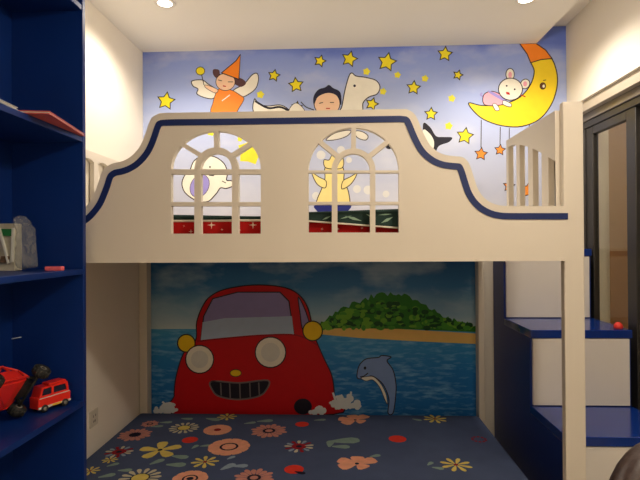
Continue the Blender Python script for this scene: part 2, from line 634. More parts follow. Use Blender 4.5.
q.done('painted_feather', mur)
q = Paint(2)
q.dot(388.5, 146.5, 3.2, 2.6, BLK, 0, .4)
q.done('painted_spot', mur)

# ---- lower mural: sea, island, car, dolphin
SEAM = mat_paint_bands('painted_sea', [(0.0, (24, 106, 178)), (0.5, (32, 124, 198)), (0.8, (52, 144, 206)), (1.0, (74, 162, 212))],
                       P(300, 415, YB).z, P(300, 328, YB).z, (150, 206, 240), 0.55, (5, 1, 22), 0.12)
DAYS = mat_paint_bands('painted_day_sky', [(0.0, (206, 222, 230)), (0.22, (150, 190, 216)), (0.6, (58, 128, 186)), (1.0, (24, 92, 156))],
                       P(300, 330, YB).z, zsplit, (178, 204, 222), 0.6, (1.6, 1, 3.6), 0.1)
sea = thing('sea_mural', 'painted seaside mural with red car, island and dolphin under the bunk', 'mural', (0, 0, 0))
xl, xr = P(148, 340, YB).x, P(480, 340, YB).x
zh, zlow = P(300, 329, YB).z, 0.20
new_obj('painted_day_sky', bxo(xl, xr, MURY, YB - .0005, zh, zsplit - 0.001), DAYS, sea)
new_obj('painted_sea', bxo(xl, xr, MURY, YB - .0005, zlow, zh), SEAM, sea)
GRN, GRN2, SAND = pm((44, 124, 36), 'island_green'), pm((112, 176, 52), 'leaf_green'), pm((238, 196, 112), 'sand')
q = Paint(2)
q.fill([(306, 330), (330, 327.5), (400, 329), (476, 333.5), (476, 344), (420, 341.5), (360, 338), (306, 333)], SAND, False)
top = []
for i in range(60):
    t = i / 59
    x = 313 + t * 163
    base = 330 - 36 * (math.sin(min(1, t / .47) * PI / 2) if t < .47 else (0.5 + 0.5 * math.cos((t - .47) / .53 * PI)) * .86 + .14)
    top.append((x, base + random.uniform(-3, 3)))
q.fill([(313, 329)] + top + [(476, 332), (400, 329), (350, 328)], GRN, False)
for i in range(320):
    t = random.random()
    x = 318 + t * 152
    h = 30 * (math.sin(min(1, t / .47) * PI / 2) if t < .47 else (0.5 + 0.5 * math.cos((t - .47) / .53 * PI)) * .86 + .14)
    y = 328 - random.random() * h * .95
    q.layer = 6 + i * .15
    q.dot(x, y, random.uniform(1.4, 4.2), random.uniform(1.2, 3), random.choice((GRN2, pm((18, 76, 34), 'dark_green'), pm((72, 150, 46), 'mid_green'))))
q.done('painted_island', sea)

CARR, FRED = pm((198, 12, 24), 'car_red'), pm((150, 8, 30), 'car_dark_red')
GLS, GLL = pm((150, 140, 196), 'car_window'), pm((176, 196, 226), 'car_window_low')
q = Paint(60)
q.fill([(196, 340), (197, 322), (203, 306), (211, 296), (226, 289), (253, 285), (280, 286.5), (297, 293), (308, 308), (314, 334),
        (323, 356), (332, 376), (334.5, 398), (333, 414), (176, 414), (174.5, 396), (176.5, 376), (184, 353)], CARR, True, 1.2)
q.fill([(201, 341), (204, 316), (213, 298.5), (238, 292), (280, 292), (289, 301), (294, 334), (250, 335), (220, 338)], GLS, False, 1.2)
q.fill([(201, 341), (203, 322), (225, 318), (292, 316), (294, 334), (250, 335), (220, 338)], GLL, False)
q.fill([(298.5, 297), (306, 312), (311, 332), (303, 330), (300, 312)], GLS, True, 1.0)
q.line([(197, 341), (225, 338), (262, 335), (297, 335), (318, 345)], 1.4, FRED)
for x, y, r in ((186.7, 343, 8.8), (312.7, 330.7, 9.8)):
    q.dot(x, y, r, r, pm((246, 204, 30), 'mirror_yellow'), 1.2)
for x, y, r in ((200, 359, 14), (270.7, 352, 15.3)):
    q.dot(x, y, r, r, WHT, 1.2)
    q.dot(x, y, r * .62, r * .62, pm((226, 224, 216), 'lamp_grey'))
q.dot(236, 372.7, 5.6, 3.6, pm((246, 204, 30), 'mirror_yellow'), .8)
q.fill([(212, 381), (240, 382.5), (268, 380), (266, 390), (258, 396), (238, 399), (220, 396), (213, 390)], BLK, True, 1.6, om=pm((120, 110, 110), 'grille_grey'))
for x, a, c in ((221, 382.5, 395), (230, 383, 397.5), (240, 383, 398), (250, 382.5, 397), (259, 382, 394.5)):
    q.line([(x, a), (x + .6, c)], 1.3, pm((120, 110, 110), 'grille_grey'))
q.dot(303, 406, 9, 8, BLK)
q.done('painted_car', sea)
FOAM = pm((222, 228, 232), 'foam')
for cx, cy, n, s, jets in ((167, 410, 26, 9, (((170, 408), (163, 401)),)),
                           (345, 405, 40, 12, (((338, 408), (333, 392)), ((346, 404), (341, 394)), ((350, 402), (351, 391)))),
                           (318, 411, 16, 6, ())):
    q = Paint(90)
    for i in range(n):
        a = random.uniform(-PI, 0)
        r = random.uniform(.1, 1) * s
        q.layer = 90 + i * .25
        q.dot(cx + r * 1.25 * math.cos(a), cy + r * math.sin(a) + 2, random.uniform(1.8, 3.8), random.uniform(1.6, 3.6), FOAM)
    for a, c in jets:
        q.line([a, c], 2.0, FOAM)
    q.done('painted_splash', sea)

q = Paint(2)
q.fill([(357, 377), (359, 366), (366, 359), (378, 357.5), (382, 355.5), (391, 357), (387, 361), (393, 370), (396, 384), (395.5, 398),
        (393, 413), (388, 413), (389, 400), (386, 390), (381, 382), (372, 376), (366, 378), (361, 379)], pm((132, 160, 214), 'dolphin_blue'), True, 1.0)
q.fill([(361, 378), (367, 376.5), (374, 377), (381, 384), (386, 394), (387.5, 404), (385, 400), (380, 388), (373, 380), (366, 381)], WHT, True, .6)
q.line([(360, 377), (364, 376), (368, 373)], 1.0).dot(365, 368, 1.3, 1.6, BLK)
q.done('painted_dolphin', sea)

# ================================================================== BUNK BED
YP = 2.05
bed = thing('bunk_bed', 'cream wooden bunk bed with castle-shaped front panel and navy stripe', 'bunk bed', (0, 0, 0))
BZ0 = P(320, 262, YP).z


def pp(x, y):
    q = P(x, y, YP)
    return (q.x, q.z)


outer_px = [(27, 219), (45, 219), (60, 218.5), (72, 216), (80, 212), (86, 206.5), (91.5, 199), (95.5, 190), (98.5, 182), (101, 174),
            (105, 168), (112, 163.6), (120, 161.8), (126, 159.5), (132, 155.5), (138, 149), (142, 142), (145.5, 133), (148.5, 124),
            (152, 117.5), (158, 114), (166, 112.8), (220, 112), (280, 111), (340, 110), (400, 109), (408, 109.8), (414, 113.5), (418, 120),
            (423, 132), (429, 143.5), (436, 150.5), (444, 154.5), (453, 156), (462, 157), (467.5, 161), (471, 168), (474, 177.5), (478, 189),
            (484, 197.5), (492, 203), (501, 205.5), (512, 206), (540, 206), (566, 206)]
outer = spline([pp(*p) for p in outer_px], 4, False)
xe = 0.912
outer[0] = (XL + 0.004, outer[0][1])
outer[-1] = (xe, outer[-1][1])
outer = [p for i, p in enumerate(outer) if i == 0 or math.hypot(p[0] - outer[i - 1][0], p[1] - outer[i - 1][1]) > 1e-4]


def arch_window(x0, x1, yt, yb, cols, rows, cx, r1, r0, spokes):
    """panes of an arched window in panel pixels: two rows of three below, a half-round and four fan panes above"""
    holes = []
    ys = rows[0][0]
    for (a, c) in ((rows[0][1], rows[1][0]), (rows[1][1], yb)):
        for (l, r) in ((x0, cols[0][0]), (cols[0][1], cols[1][0]), (cols[1][1], x1)):
            holes.append([(l, c), (r, c), (r, a), (l, a)])
    R = (x1 - x0) / 2
    H = ys - yt
    cxo = (x0 + x1) / 2
    e = 2.4
    holes.append([(cx + r0 * math.cos(t), ys - (r0 * 1.02) * math.sin(t)) for t in [PI * i / 14 for i in range(15)]])
    ang = [0] + [math.radians(s) for s in spokes] + [PI]
    for i in range(len(ang) - 1):
        a0, a1 = ang[i], ang[i + 1]

        def lim(r, a, sg, endfloor):
            return a if endfloor else a + sg * math.asin(e / r)
        inn0, inn1 = lim(r1, a0, 1, i == 0), lim(r1, a1, -1, i == len(ang) - 2)
        ou0, ou1 = lim(R, a0, 1, i == 0), lim(R, a1, -1, i == len(ang) - 2)
        pts = []
        for j in range(11):
            t = ou0 + (ou1 - ou0) * j / 10
            pts.append((cxo + R * math.cos(t), ys - H * math.sin(t)))
        for j in range(7):
            t = inn1 + (inn0 - inn1) * j / 6
            pts.append((cx + r1 * math.cos(t), ys - r1 * math.sin(t)))
        holes.append(pts)
    return [[pp(*p) for p in h] for h in holes]


holes = arch_window(171, 260.7, 131, 233.7, ((194.3, 201), (231.8, 238.4)), ((169.2, 174), (202, 206)), 216.3, 22, 15.5, (41, 90, 139))
holes += arch_window(308.4, 399, 127.6, 232.5, ((331.8, 337.4), (370.2, 375.4)), ((170.3, 172.8), (201.7, 204.8)), 353.5, 22, 16.5, (42, 90, 138))
b = BM()
slab(b, [[(xe, BZ0), (XL + 0.004, BZ0)] + outer] + holes, YP, YP + 0.03)
new_obj('front_panel', b, IVORY, bed, 0.0025, 2)


def offset(pts, d):
    out = []
    for i in range(len(pts)):
        a, c = pts[max(0, i - 2)], pts[min(len(pts) - 1, i + 2)]
        dx, dy = c[0] - a[0], c[1] - a[1]
        n = math.hypot(dx, dy) or 1
        out.append((pts[i][0] + dy / n * d, pts[i][1] - dx / n * d))
    return out


def inset(d):
    # a parallel curve at distance d, without the loop it makes in tight corners
    seg = [((a[0] + (c[0] - a[0]) * t), (a[1] + (c[1] - a[1]) * t)) for a, c in zip(outer, outer[1:]) for t in (0, .25, .5, .75)]
    return [p for p in offset(outer, d) if min(math.hypot(p[0] - q[0], p[1] - q[1]) for q in seg) > d * 0.985]


b = BM()
slab(b, [inset(0.0285) + inset(0.0545)[::-1]], YP - 0.003, YP + 0.001)
new_obj('navy_stripe', b, NAVY, bed)
# posts
PX0, PX1 = 0.910, 0.991
new_obj('post', bxo(PX0, PX1, YP + 0.0305, YP + 0.066, 0, ZC + 0.572), IVORY, bed, 0.004)
new_obj('post', bxo(XL + 0.003, XL + 0.056, YB - 0.09, YB - 0.016, 0, ZC + 0.02), IVORY, bed, 0.004)
new_obj('post', bxo(0.862, 0.901, YB - 0.09, YB - 0.016, 0, ZC + 0.02), IVORY, bed, 0.004)
new_obj('post', bxo(XL + 0.003, XL + 0.07, YP + 0.031, YP + 0.10, 0, ZC + 0.48), IVORY, bed, 0.004)
# end panels with arched slots


def end_panel(xa, xb, y0, y1, ztop, slots, hfun):
    loops = [[(y0, ZC - 0.078), (y1, ZC - 0.078), (y1, ztop), (y0, ztop)]]
    for a, c in slots:
        h = []
        for j in range(7):
            y = c + (a - c) * j / 6
            h.append((y, ZC + hfun(y)))
        loops.append([(a, ZC + 0.10), (c, ZC + 0.10)] + h)
    b = BM()
    slab(b, loops, xa, xb, lambda u, v, w: (w, u, v))
    return new_obj('end_panel', b, IVORY, bed, 0.003)


def harch(y):
    t = max(0.0, min(1.0, (2.66 - y) / 0.62))
    return 0.505 - 0.21 * t ** 1.45


def YX(px, X, py=170):
    d = ray(px, py)
    return X * d.y / d.x


EX = 0.893
end_panel(EX, EX + .026, YP + 0.0665, YX(506.4, EX), ZC + 0.545,
          [(YX(c_, EX), YX(a_, EX)) for a_, c_ in ((508.6, 516.4), (519.7, 528.2), (532.8, 541.6), (548.3, 555.5))], harch)
end_panel(XL + 0.006, XL + 0.03, YP + 0.10, YB - 0.09, ZC + 0.48,
          ((2.26, 2.36), (2.435, 2.555), (2.60, 2.71), (2.76, 2.87), (2.92, 3.03)),
          lambda y: 0.44 - 0.9 * (abs(((y - 2.435) % 0.1625) - 0.06)) ** 2 * 4)
# decks and rails
new_obj('bunk_deck', bxo(XL + 0.004, 0.89, YP + 0.031, YB - 0.016, ZC - 0.074, ZC - 0.022), IVORY, bed)
b = BM()
box(b, XL + 0.004, 0.85, YP + 0.10, YB - 0.095, 0.06, 0.139)
box(b, XL + 0.1, 0.85, YP + 0.16, YB - 0.1, 0.0, 0.06)
new_obj('lower_base', b, IVORY, bed, 0.004)

# ---- upper bunk bedding
MX0, MX1 = XL + 0.08, 0.88
MZ0, MZ1 = ZC - 0.021, ZC + 0.098
mt = thing('upper_mattress', 'red star-patterned mattress lying on the upper bunk behind the panel', 'mattress', (0, 0, 0))
b = BM()
box(b, MX0, MX1, YP + 0.066, YB - 0.10, MZ0, MZ1)
REDC = mat('red_mattress_cloth', (176, 20, 18), 0.8, 0.2, noise=0.12, scale=20)
WSTAR = mat('white_star_print', (236, 214, 190), 0.8, 0.2)
for x, y, r in ((211.5, 225, 4.2), (253, 225, 4.2), (191, 231.5, 2.2), (184, 226, 1.2), (222, 229.5, 1.4), (240, 230, 1.2), (338, 229, 1.8), (362, 228, 1.5),
                (280, 226, 4), (322, 229, 1.6)):
    pts = []
    for i in range(8):
        rr = r if i % 2 == 0 else r * .22
        q = P(x + rr * math.sin(PI * i / 4), y - rr * math.cos(PI * i / 4), YP + 0.066)
        pts.append(b.verts.new((q.x, YP + 0.0653, q.z)))
    b.faces.new(pts).material_index = 1
b.faces.ensure_lookup_table()
b.faces[1].material_index = 2  # unseen top face made cream to bounce light up to the ceiling
new_obj('mattress_body', b, [REDC, WSTAR, mat('cream_bounce_top', (236, 230, 216), .9, .1)], mt)
b = BM()
tube(b, [(MX0, YP + 0.065, MZ1), (MX1, YP + 0.065, MZ1)], 0.005, 8)
new_obj('piping', b, mat('cream_piping', (228, 218, 200), 0.7), mt)
# folded green quilt with leaf marks
GQ = mat('dark_green_quilt', (44, 62, 58), 0.9, 0.1, noise=0.35, scale=9, bump=0.5, bscale=14)
LQ = mat('pale_leaf_print', (134, 160, 140), 0.9, 0.1, noise=0.2)
b = BM()
n = 60
yq0, yq1 = YP + 0.062, YP + 0.34
rows = []
for i in range(n + 1):
    t = i / n
    x = MX0 + 0.02 + (0.62 - MX0 - 0.02) * t
    u = max(0.0, (x - 0.02) / 0.6)
    th = 0.024 + 0.006 * math.sin(t * 9) + 0.016 * max(0.0, min(1.0, (x + 0.20) / 0.04))
    rows.append([(x, yq0 + 0.004 * math.sin(t * 31), MZ1 + 0.006), (x, yq0, MZ1 + th * .7), (x, yq0 + 0.02, MZ1 + th), (x, yq1 - 0.02, MZ1 + th), (x, yq1, MZ1 + 0.006)])
vr = [[b.verts.new(p) for p in r] for r in rows]
for i in range(n):
    for j in range(4):
        b.faces.new((vr[i][j], vr[i + 1][j], vr[i + 1][j + 1], vr[i][j + 1])).smooth = True
    b.faces.new((vr[i][4], vr[i + 1][4], vr[i + 1][0], vr[i][0]))
b.faces.new(vr[0])
b.faces.new(vr[n])
gq = tag(new_obj('quilt', b, [GQ, LQ]), 'dark green leaf-print quilt folded on the red upper mattress', 'quilt')
# its corner hangs down over the red side at the right
b = BM()
k = 26
g = []
for i in range(k + 1):
    t = i / k
    x = -0.16 + 0.70 * t
    ztop = MZ1 + 0.030
    zb = MZ1 - 0.004 - 0.058 * t
    g.append([(x, YP + 0.047 + 0.002 * math.sin(t * 40), zb), (x, YP + 0.047 + 0.002 * math.sin(t * 33), ztop)])
vr = [[[b.verts.new((p[0], p[1] + dy, p[2])) for p in r] for r in g] for dy in (0, 0.006)]
for i in range(k):
    for s in (0, 1):
        b.faces.new((vr[s][i][0], vr[s][i + 1][0], vr[s][i + 1][1], vr[s][i][1]))
    for j in (0, 1):
        b.faces.new((vr[0][i][j], vr[0][i + 1][j], vr[1][i + 1][j], vr[1][i][j]))
for s in (0, k):
    b.faces.new((vr[0][s][0], vr[0][s][1], vr[1][s][1], vr[1][s][0]))
for (x0, y0, x1, y1, w) in ((345, 216, 362, 221, 3), (366, 214, 376, 219, 2.4), (381, 223, 393, 217, 3.2), (322, 220, 331, 216, 2), (340, 219, 352, 215.5, 1.6), (378, 215, 392, 214, 1.5)):
    a, c = P(x0, y0, YP + 0.045), P(x1, y1, YP + 0.045)
    d = (c - a)
    nrm = Vector((-d.z, 0, d.x)).normalized() * w * 0.002
    mid = (a + c) / 2
    f = b.faces.new([b.verts.new((v.x, YP + 0.0435, v.z)) for v in (a, mid + nrm, c, mid - nrm)])
    f.material_index = 1
dr = new_obj('hanging_edge', b, [GQ, LQ], gq)
b = BM()
pts = [Vector((p[0][0], YP + 0.043, p[0][2])) for p in g]
tube(b, pts, 0.004, 6)
new_obj('pale_binding', b, mat('cream_piping', (228, 218, 200)), gq)

# ---- lower mattress with floral sheet
LZ = P(480, 415, YB - 0.10).z
low = thing('lower_mattress', 'mattress with slate floral bedspread on the lower bunk', 'mattress', (0, 0, 0))
new_obj('mattress_body', bxo(XL + 0.012, 0.85, YP + 0.11, YB - 0.10, 0.141, LZ - 0.012), mat('mattress_ticking', (210, 205, 196), 0.9), low, 0.02, 3)
SHEET = mat('slate_bedspread_cotton', (78, 90, 122), 0.9, 0.1, noise=0.06, scale=8, bump=0.25, bscale=9)
b = BM()
sx0, sx1, sy0, sy1 = XL + 0.006, 0.862, YP + 0.104, YB - 0.095
r = 0.03
prof = [(0.145, 0.0)] + [(LZ - r + r * math.sin(t), r * (1 - math.cos(t))) for t in [PI / 2 * i / 5 for i in range(6)]]
rings = []
for z, ins in prof:
    c = []
    for (cx, cy, a0) in ((sx1 - .03, sy1 - .03, 0), (sx0 + .03, sy1 - .03, PI / 2), (sx0 + .03, sy0 + .03, PI), (sx1 - .03, sy0 + .03, 3 * PI / 2)):
        for j in range(5):
            t = a0 + PI / 2 * j / 4
            c.append(b.verts.new((cx + max(.002, .03 - ins) * math.cos(t) , cy + max(.002, .03 - ins) * math.sin(t), z)))
    rings.append(c)
for i in range(len(rings) - 1):
    m_ = len(rings[i])
    for j in range(m_):
        b.faces.new((rings[i][j], rings[i][(j + 1) % m_], rings[i + 1][(j + 1) % m_], rings[i + 1][j])).smooth = True
b.faces.new(rings[-1])
FM = [SHEET]


def fm(name, c):
    m = mat('sheet_print_' + name, c, 0.9, 0.1, noise=0.08, scale=30)
    if m not in FM:
        FM.append(m)
    return FM.index(m)


FL = [0]


def patch(pts, mi):
    """one printed shape on the top of the sheet, in metres"""
    FL[0] += 1
    lift = LZ + 0.0006 + 0.00004 * (FL[0] % 40)
    pts = [(min(sx1 - .012, max(sx0 + .012, x)), min(sy1 - .012, y)) for x, y in pts]
    f = b.faces.new([b.verts.new((x, y, lift)) for x, y in pts])
    f.material_index = mi


def petal(cx, cy, a, r0, r1, w, mi, tip=0.6):
    c, s = math.cos(a), math.sin(a)
    pr = [(r0, w * .25), (r0 + (r1 - r0) * .45, w * .8), (r0 + (r1 - r0) * .75, w), (r1 * .96, w * tip), (r1, 0)]
    left = [(cx + u * c - v * s, cy + u * s + v * c) for u, v in pr]
    right = [(cx + u * c + v * s, cy + u * s - v * c) for u, v in reversed(pr[:-1])]
    patch(left + right, mi)


def disc(cx, cy, r, mi, n=14):
    patch([(cx + r * math.cos(2 * PI * i / n), cy + r * math.sin(2 * PI * i / n)) for i in range(n)], mi)


PEA, PEA2, YL, GRY = fm('peach', (240, 168, 138)), fm('rose_peach', (206, 142, 130)), fm('yellow', (226, 204, 110)), fm('pale_cream', (206, 198, 170))
RD, DRD, GN, DK = fm('red', (226, 62, 48)), fm('dark_red', (150, 34, 44)), fm('sage', (136, 160, 150)), fm('ink', (34, 34, 52))
LB = fm('pale_blue', (150, 168, 186))


def flower(px, py, rp, kind, rot=0.2):
    c = PZ(px, py, LZ)
    e = PZ(px + rp, py, LZ)
    r = abs(e.x - c.x)
    x, y = c.x, c.y
    if kind == 'daisy':
        for i in range(14):
            petal(x, y, rot + 2 * PI * i / 14, r * .45, r, r * .12, GRY)
        disc(x, y, r * .46, DK); disc(x, y, r * .4, YL)
    elif kind == 'rays':
        for i in range(16):
            petal(x, y, rot + 2 * PI * i / 16, r * .3, r * (1 if i % 2 else .88), r * .14, PEA2)
        disc(x, y, r * .34, DK); disc(x, y, r * .2, PEA2)
    elif kind == 'redrays':
        for i in range(13):
            petal(x, y, rot + 2 * PI * i / 13, r * .4, r, r * .13, (GRY, DRD, LB)[i % 3])
        disc(x, y, r * .5, DRD); disc(x, y, r * .2, DK)
    elif kind == 'full':
        for i in range(11):
            petal(x, y, rot + 2 * PI * i / 11, r * .2, r, r * .28, PEA, .8)
        disc(x, y, r * .45, DK); disc(x, y, r * .34, PEA); disc(x, y, r * .2, DK)
    elif kind == 'plainfull':
        for i in range(9):
            petal(x, y, rot + 2 * PI * i / 9, r * .1, r, r * .36, PEA, .8)
        disc(x, y, r * .26, DRD)
    elif kind == 'four':
        for i, a in enumerate((0.3, 1.3, 2.5, 3.4, 5.2)):
            petal(x, y, a + rot, r * .06, r * (1, .8, .95, .9, .6)[i], r * .34, PEA, .75)
        disc(x, y, r * .1, DK)
    elif kind == 'five':
        for i in range(5):
            petal(x, y, rot + 2 * PI * i / 5, r * .06, r, r * .27, YL, .7)
        disc(x, y, r * .12, DK)
    elif kind == 'thin':
        for i in range(8):
            petal(x, y, rot + 2 * PI * i / 8, r * .15, r, r * .15, YL, .6)
        disc(x, y, r * .14, DRD)
    elif kind == 'berry':
        disc(x, y, r, RD)
    elif kind == 'ring':
        for i in range(10):
            petal(x, y, rot + 2 * PI * i / 10, r * .6, r, r * .22, DRD)


def leaf(px, py, lp, ang, mi=None, w=.32):
    c = PZ(px, py, LZ)
    r = abs(PZ(px + lp, py, LZ).x - c.x)
    petal(c.x - r * math.cos(ang), c.y - r * math.sin(ang), ang, 0, 2 * r, r * w * 1.6, GN if mi is None else mi, .6)


for a in ((184, 428, 15, 'daisy'), (217.5, 430, 14, 'plainfull'), (229, 447, 21, 'full'), (160, 450, 21, 'five', .5), (190, 440, 8, 'berry'),
          (119, 452, 14, 'redrays'), (135, 435, 17, 'rays'), (205, 462, 14, 'thin'), (140, 478, 21, 'daisy'), (190, 479, 18, 'full'),
          (90, 471, 10, 'thin'), (227, 417, 10, 'thin'), (269, 431, 19, 'rays'), (302, 424.5, 7, 'berry'), (299, 446.5, 15, 'redrays'),
          (294, 469.5, 10, 'berry'), (254, 478, 21, 'rays'), (357, 464, 22, 'four'), (355, 420, 18, 'four', .5), (435, 419, 12, 'thin'),
          (397.5, 439, 9, 'berry'), (479, 439.5, 8, 'ring'), (456, 465, 16, 'thin', .4), (150, 424, 9, 'rays'), (110, 460, 8, 'thin')):
    flower(*a)
for a in ((157, 426.5, 6, .2), (166, 422.5, 6, .1), (187, 419, 6, -.1), (113, 465, 6, .7), (125, 470.5, 7, .1), (107, 476, 8, .5), (157, 462, 8, .9),
          (176, 465, 10, .0), (180, 457, 9, -.2), (195, 447, 5, 1.2), (205, 446, 5, .3), (228, 467, 9, .9, LB), (231, 458, 5, .9, LB), (213, 419.5, 8, -.3),
          (330, 444, 8, 1.5), (345, 441, 15, .15), (341, 447, 9, -.05), (417, 420, 5, -.5), (430, 464, 5, .9), (438, 468.5, 6, -.3), (300, 473, 6, -.4, DK),
          (250, 423, 6, .4), (265, 421, 8, .2), (240, 466, 8, .1, LB), (375, 456, 6, .4), (320, 420, 6, .2)):
    leaf(*a)
sh = new_obj('floral_bedspread', b, FM, low)
sh['label'] = 'slate blue bedspread printed with peach, yellow and red flowers'

# ================================================================== STAIRCASE CABINET
st = thing('storage_staircase', 'blue storage staircase with white drawer fronts beside the bunk bed', 'staircase', (0, 0, 0))
SX0, SX1 = 0.980, 1.494
T1, T2, T3 = ZC - 0.852, ZC - 0.458, ZC - 0.045
Y1, Y2, Y3 = 2.23, 2.65, 3.06
tt = 0.042
b = BM()
slab(b, [[(Y1 + .02, 0), (YB - .008, 0), (YB - .008, T3 - tt), (Y3 + .004, T3 - tt), (Y3 + .004, T2 - tt), (Y2 + .004, T2 - tt), (Y2 + .004, T1 - tt), (Y1 + .02, T1 - tt)]],
     SX0, SX1, lambda u, v, w: (w, u, v))
new_obj('carcass', b, mat('blue_carcass_lacquer', (12, 44, 122), .42, .4, noise=.05, scale=5), st, 0.002)
for z, ya, yb in ((T1, Y1, Y2 + .004), (T2, Y2 - .012, Y3 + .004), (T3, Y3 - .012, YB - .008)):
    new_obj('tread', bxo(SX0 - .001, SX1 + .001, ya, yb, z - tt, z), BLUE, st, 0.003)
for y, za, zb in ((Y1 + .02, 0.3, T1 - tt - .004), (Y1 + .02, 0.03, .292), (Y2 + .004, T1 + .004, T2 - tt - .004), (Y3 + .004, T2 + .004, T3 - tt - .004)):
    new_obj('drawer', bxo(SX0 + .011, SX1 - .013, y - .014, y + .002, za, zb), DRAWERW, st, 0.002)
# red scrap of toy on the tread
b = BM()
c = PZ(628, 328.5, T2)
c.x = min(c.x, 1.45)
lathe(b, [(.002, 0), (.02, 0), (.024, .008), (.02, .022), (.010, .032), (.002, .034)], (c.x, c.y, T2), n=14)
tag(new_obj('plastic_toy', b, mat('red_toy_plastic', (226, 60, 50), .4)), 'small red plastic toy piece at the window end of the blue tread', 'toy')

# ================================================================== BOOKCASE
YE = 1.95
BX = -1.014
bc = thing('bookcase', 'tall dark blue open bookcase against the wall beside the bunk', 'bookcase', (0, 0, 0))
YN = 0.62
new_obj('side_panel', bxo(XL + .003, BX, YE - .022, YE, 0, ZC + 1.2), SHELFB, bc, .0015)
new_obj('side_panel', bxo(XL + .003, BX, YN, YN + .022, 0, ZC + 1.2), SHELFB, bc, .0015)
new_obj('back_panel', bxo(XL + .003, XL + .012, YN + .022, YE - .022, 0, ZC + 1.2), SHELFB, bc)
S1, S2, S3, S4 = ZC - .614, ZC - .0965, ZC + .4246, ZC + .945
for z in (0.08, ZC - 1.12, S1, S2, S3, S4, ZC + 1.2):
    new_obj('shelf', bxo(XL + .012, BX - .001, YN + .022, YE - .022, z - .021, z), SHELFB, bc, .0015)
new_obj('kickboard', bxo(BX - .03, BX - .012, YN + .022, YE - .022, 0, .059), SHELFB, bc)


# booklets overhanging the upper shelf
def booklet(name, label, corner, ang, wx, ly, z, th, m, m2):
    o = thing(name, label, 'booklet', (corner[0], corner[1], z), ang)
    new_obj('cover', bxo(-wx, 0, 0, ly, 0, th * .3), m, o)
    new_obj('pages', bxo(-wx + .004, -.003, .003, ly - .003, th * .3, th * .75), m2, o)
    new_obj('cover', bxo(-wx, 0, 0, ly, th * .75, th), m, o)
    return o


PAGES = mat('paper_pages', (226, 216, 200), .8)
booklet('booklet', 'thin pinkish red booklet jutting over the edge of the upper bookcase shelf', (-.945, 1.586), math.radians(10), .26, .343, S3 + .0005, .010,
        mat('pink_red_cover', (200, 90, 86), .5, noise=.1), PAGES)
booklet('booklet', 'grey booklet at the near end of the upper bookcase shelf', (-.998, 1.24), math.radians(4), .24, .30, S3 + .0005, .010,
        mat('grey_cover', (170, 176, 186), .5, noise=.1), PAGES)

# card box inside a clear bag on the middle shelf
BAGY = 1.80
def mx(px, py, Y=BAGY):
    return P(px, py, Y)


bx_ = tag(bpy.data.objects.new('card_holder', None), 'cream box of white-framed cards with a green tag on the middle shelf', 'box')
COL.objects.link(bx_)
bx_.location = (-1.252, BAGY, S2)
b = BM()
x0, x1 = mx(-8, 250).x + 1.24, mx(20, 250).x + 1.24
x0 = max(x0, -.045)
box(b, x0, x1, -.012, .03, 0.001, .175)
new_obj('card_back', b, mat('cream_card', (196, 190, 168), .7, noise=.12, scale=40), bx_, .002)
CARDW = mat('white_card_edge', (226, 226, 214), .5)


def bar(bm, x0, z0, x1, z1, w, y0, y1):
    d = Vector((x1 - x0, 0, z1 - z0)).normalized()
    nn = Vector((-d.z, 0, d.x)) * w / 2
    q = [(x0 + nn.x, z0 + nn.z), (x1 + nn.x, z1 + nn.z), (x1 - nn.x, z1 - nn.z), (x0 - nn.x, z0 - nn.z)]
    slab(bm, [q], y0, y1)


def loc(px, py):
    p = mx(px, py)
    return (p.x + 1.24, p.z - S2)


for a, c in (((6, 228.5), (15, 263)), ((19.6, 228), (18.4, 262))):
    b = BM()
    bar(b, *loc(*a), *loc(*c), .007, -.022, -.013)
    new_obj('white_frame', b, CARDW, bx_)
b = BM()
lo = [loc(8, 229), loc(19, 229), loc(18.6, 236), loc(10, 236)]
slab(b, [lo], -.020, -.014)
new_obj('green_tag', b, mat('green_tag', (40, 122, 62), .6), bx_)
b = BM()
bl = [loc(8, 256), loc(15, 256), loc(15, 262.5), loc(6, 262.5)]
slab(b, [bl], -.020, -.014)
new_obj('brown_print', b, mat('brown_print', (104, 82, 62), .7, noise=.4, scale=60), bx_)

bag = BM()
prof_px = [(22, 267), (35, 267), (35.5, 258), (34, 246), (35, 236), (33, 227.5), (29.5, 224), (26, 218), (22, 216.5), (19, 221), (21.5, 227), (22.5, 240), (22, 255)]
pts = spline([loc(*p) for p in prof_px], 3)
n = len(pts)
rings = []
for k_, (y, s) in enumerate(((-.028, .86), (-.022, 1.0), (.0, 1.03), (.022, 1.0), (.028, .8))):
    cx = sum(p[0] for p in pts) / n
    cz = sum(p[1] for p in pts) / n
    rings.append([bag.verts.new((cx + (p[0] - cx) * s + random.uniform(-.0035, .0035), y + random.uniform(-.004, .004),
                                 max(.0015, cz + (p[1] - cz) * s + random.uniform(-.003, .003)))) for p in pts])
for i in range(4):
    for j in range(n):
        bag.faces.new((rings[i][j], rings[i][(j + 1) % n], rings[i + 1][(j + 1) % n], rings[i + 1][j]))
for rg in (rings[0], rings[-1]):
    cc = bag.verts.new(sum((v.co for v in rg), Vector()) / n + Vector((0, random.uniform(-.003, .003), 0)))
    for j in range(n):
        bag.faces.new((rg[j], rg[(j + 1) % n], cc))
FILM = mat_clear('crumpled_clear_film', (.93, .93, .93), .16, .12, .13, (.62, .66, .68))
o = tag(new_obj('plastic_bag', bag, FILM), 'crumpled clear plastic bag standing on the middle shelf beside the cards', 'bag')
o.location = (-1.248, BAGY, S2)

# pink eraser
e0 = PZ(57, 271.2, S2)
b = BM()
box(b, -.032, .032, -.011, .011, 0.0005, .016)
er = tag(new_obj('eraser', b, mat('pink_rubber', (250, 112, 118), .6), None, .003, 3), 'pink rubber eraser lying on the middle bookcase shelf', 'eraser')
er.location = (-1.055, 1.80, S2)

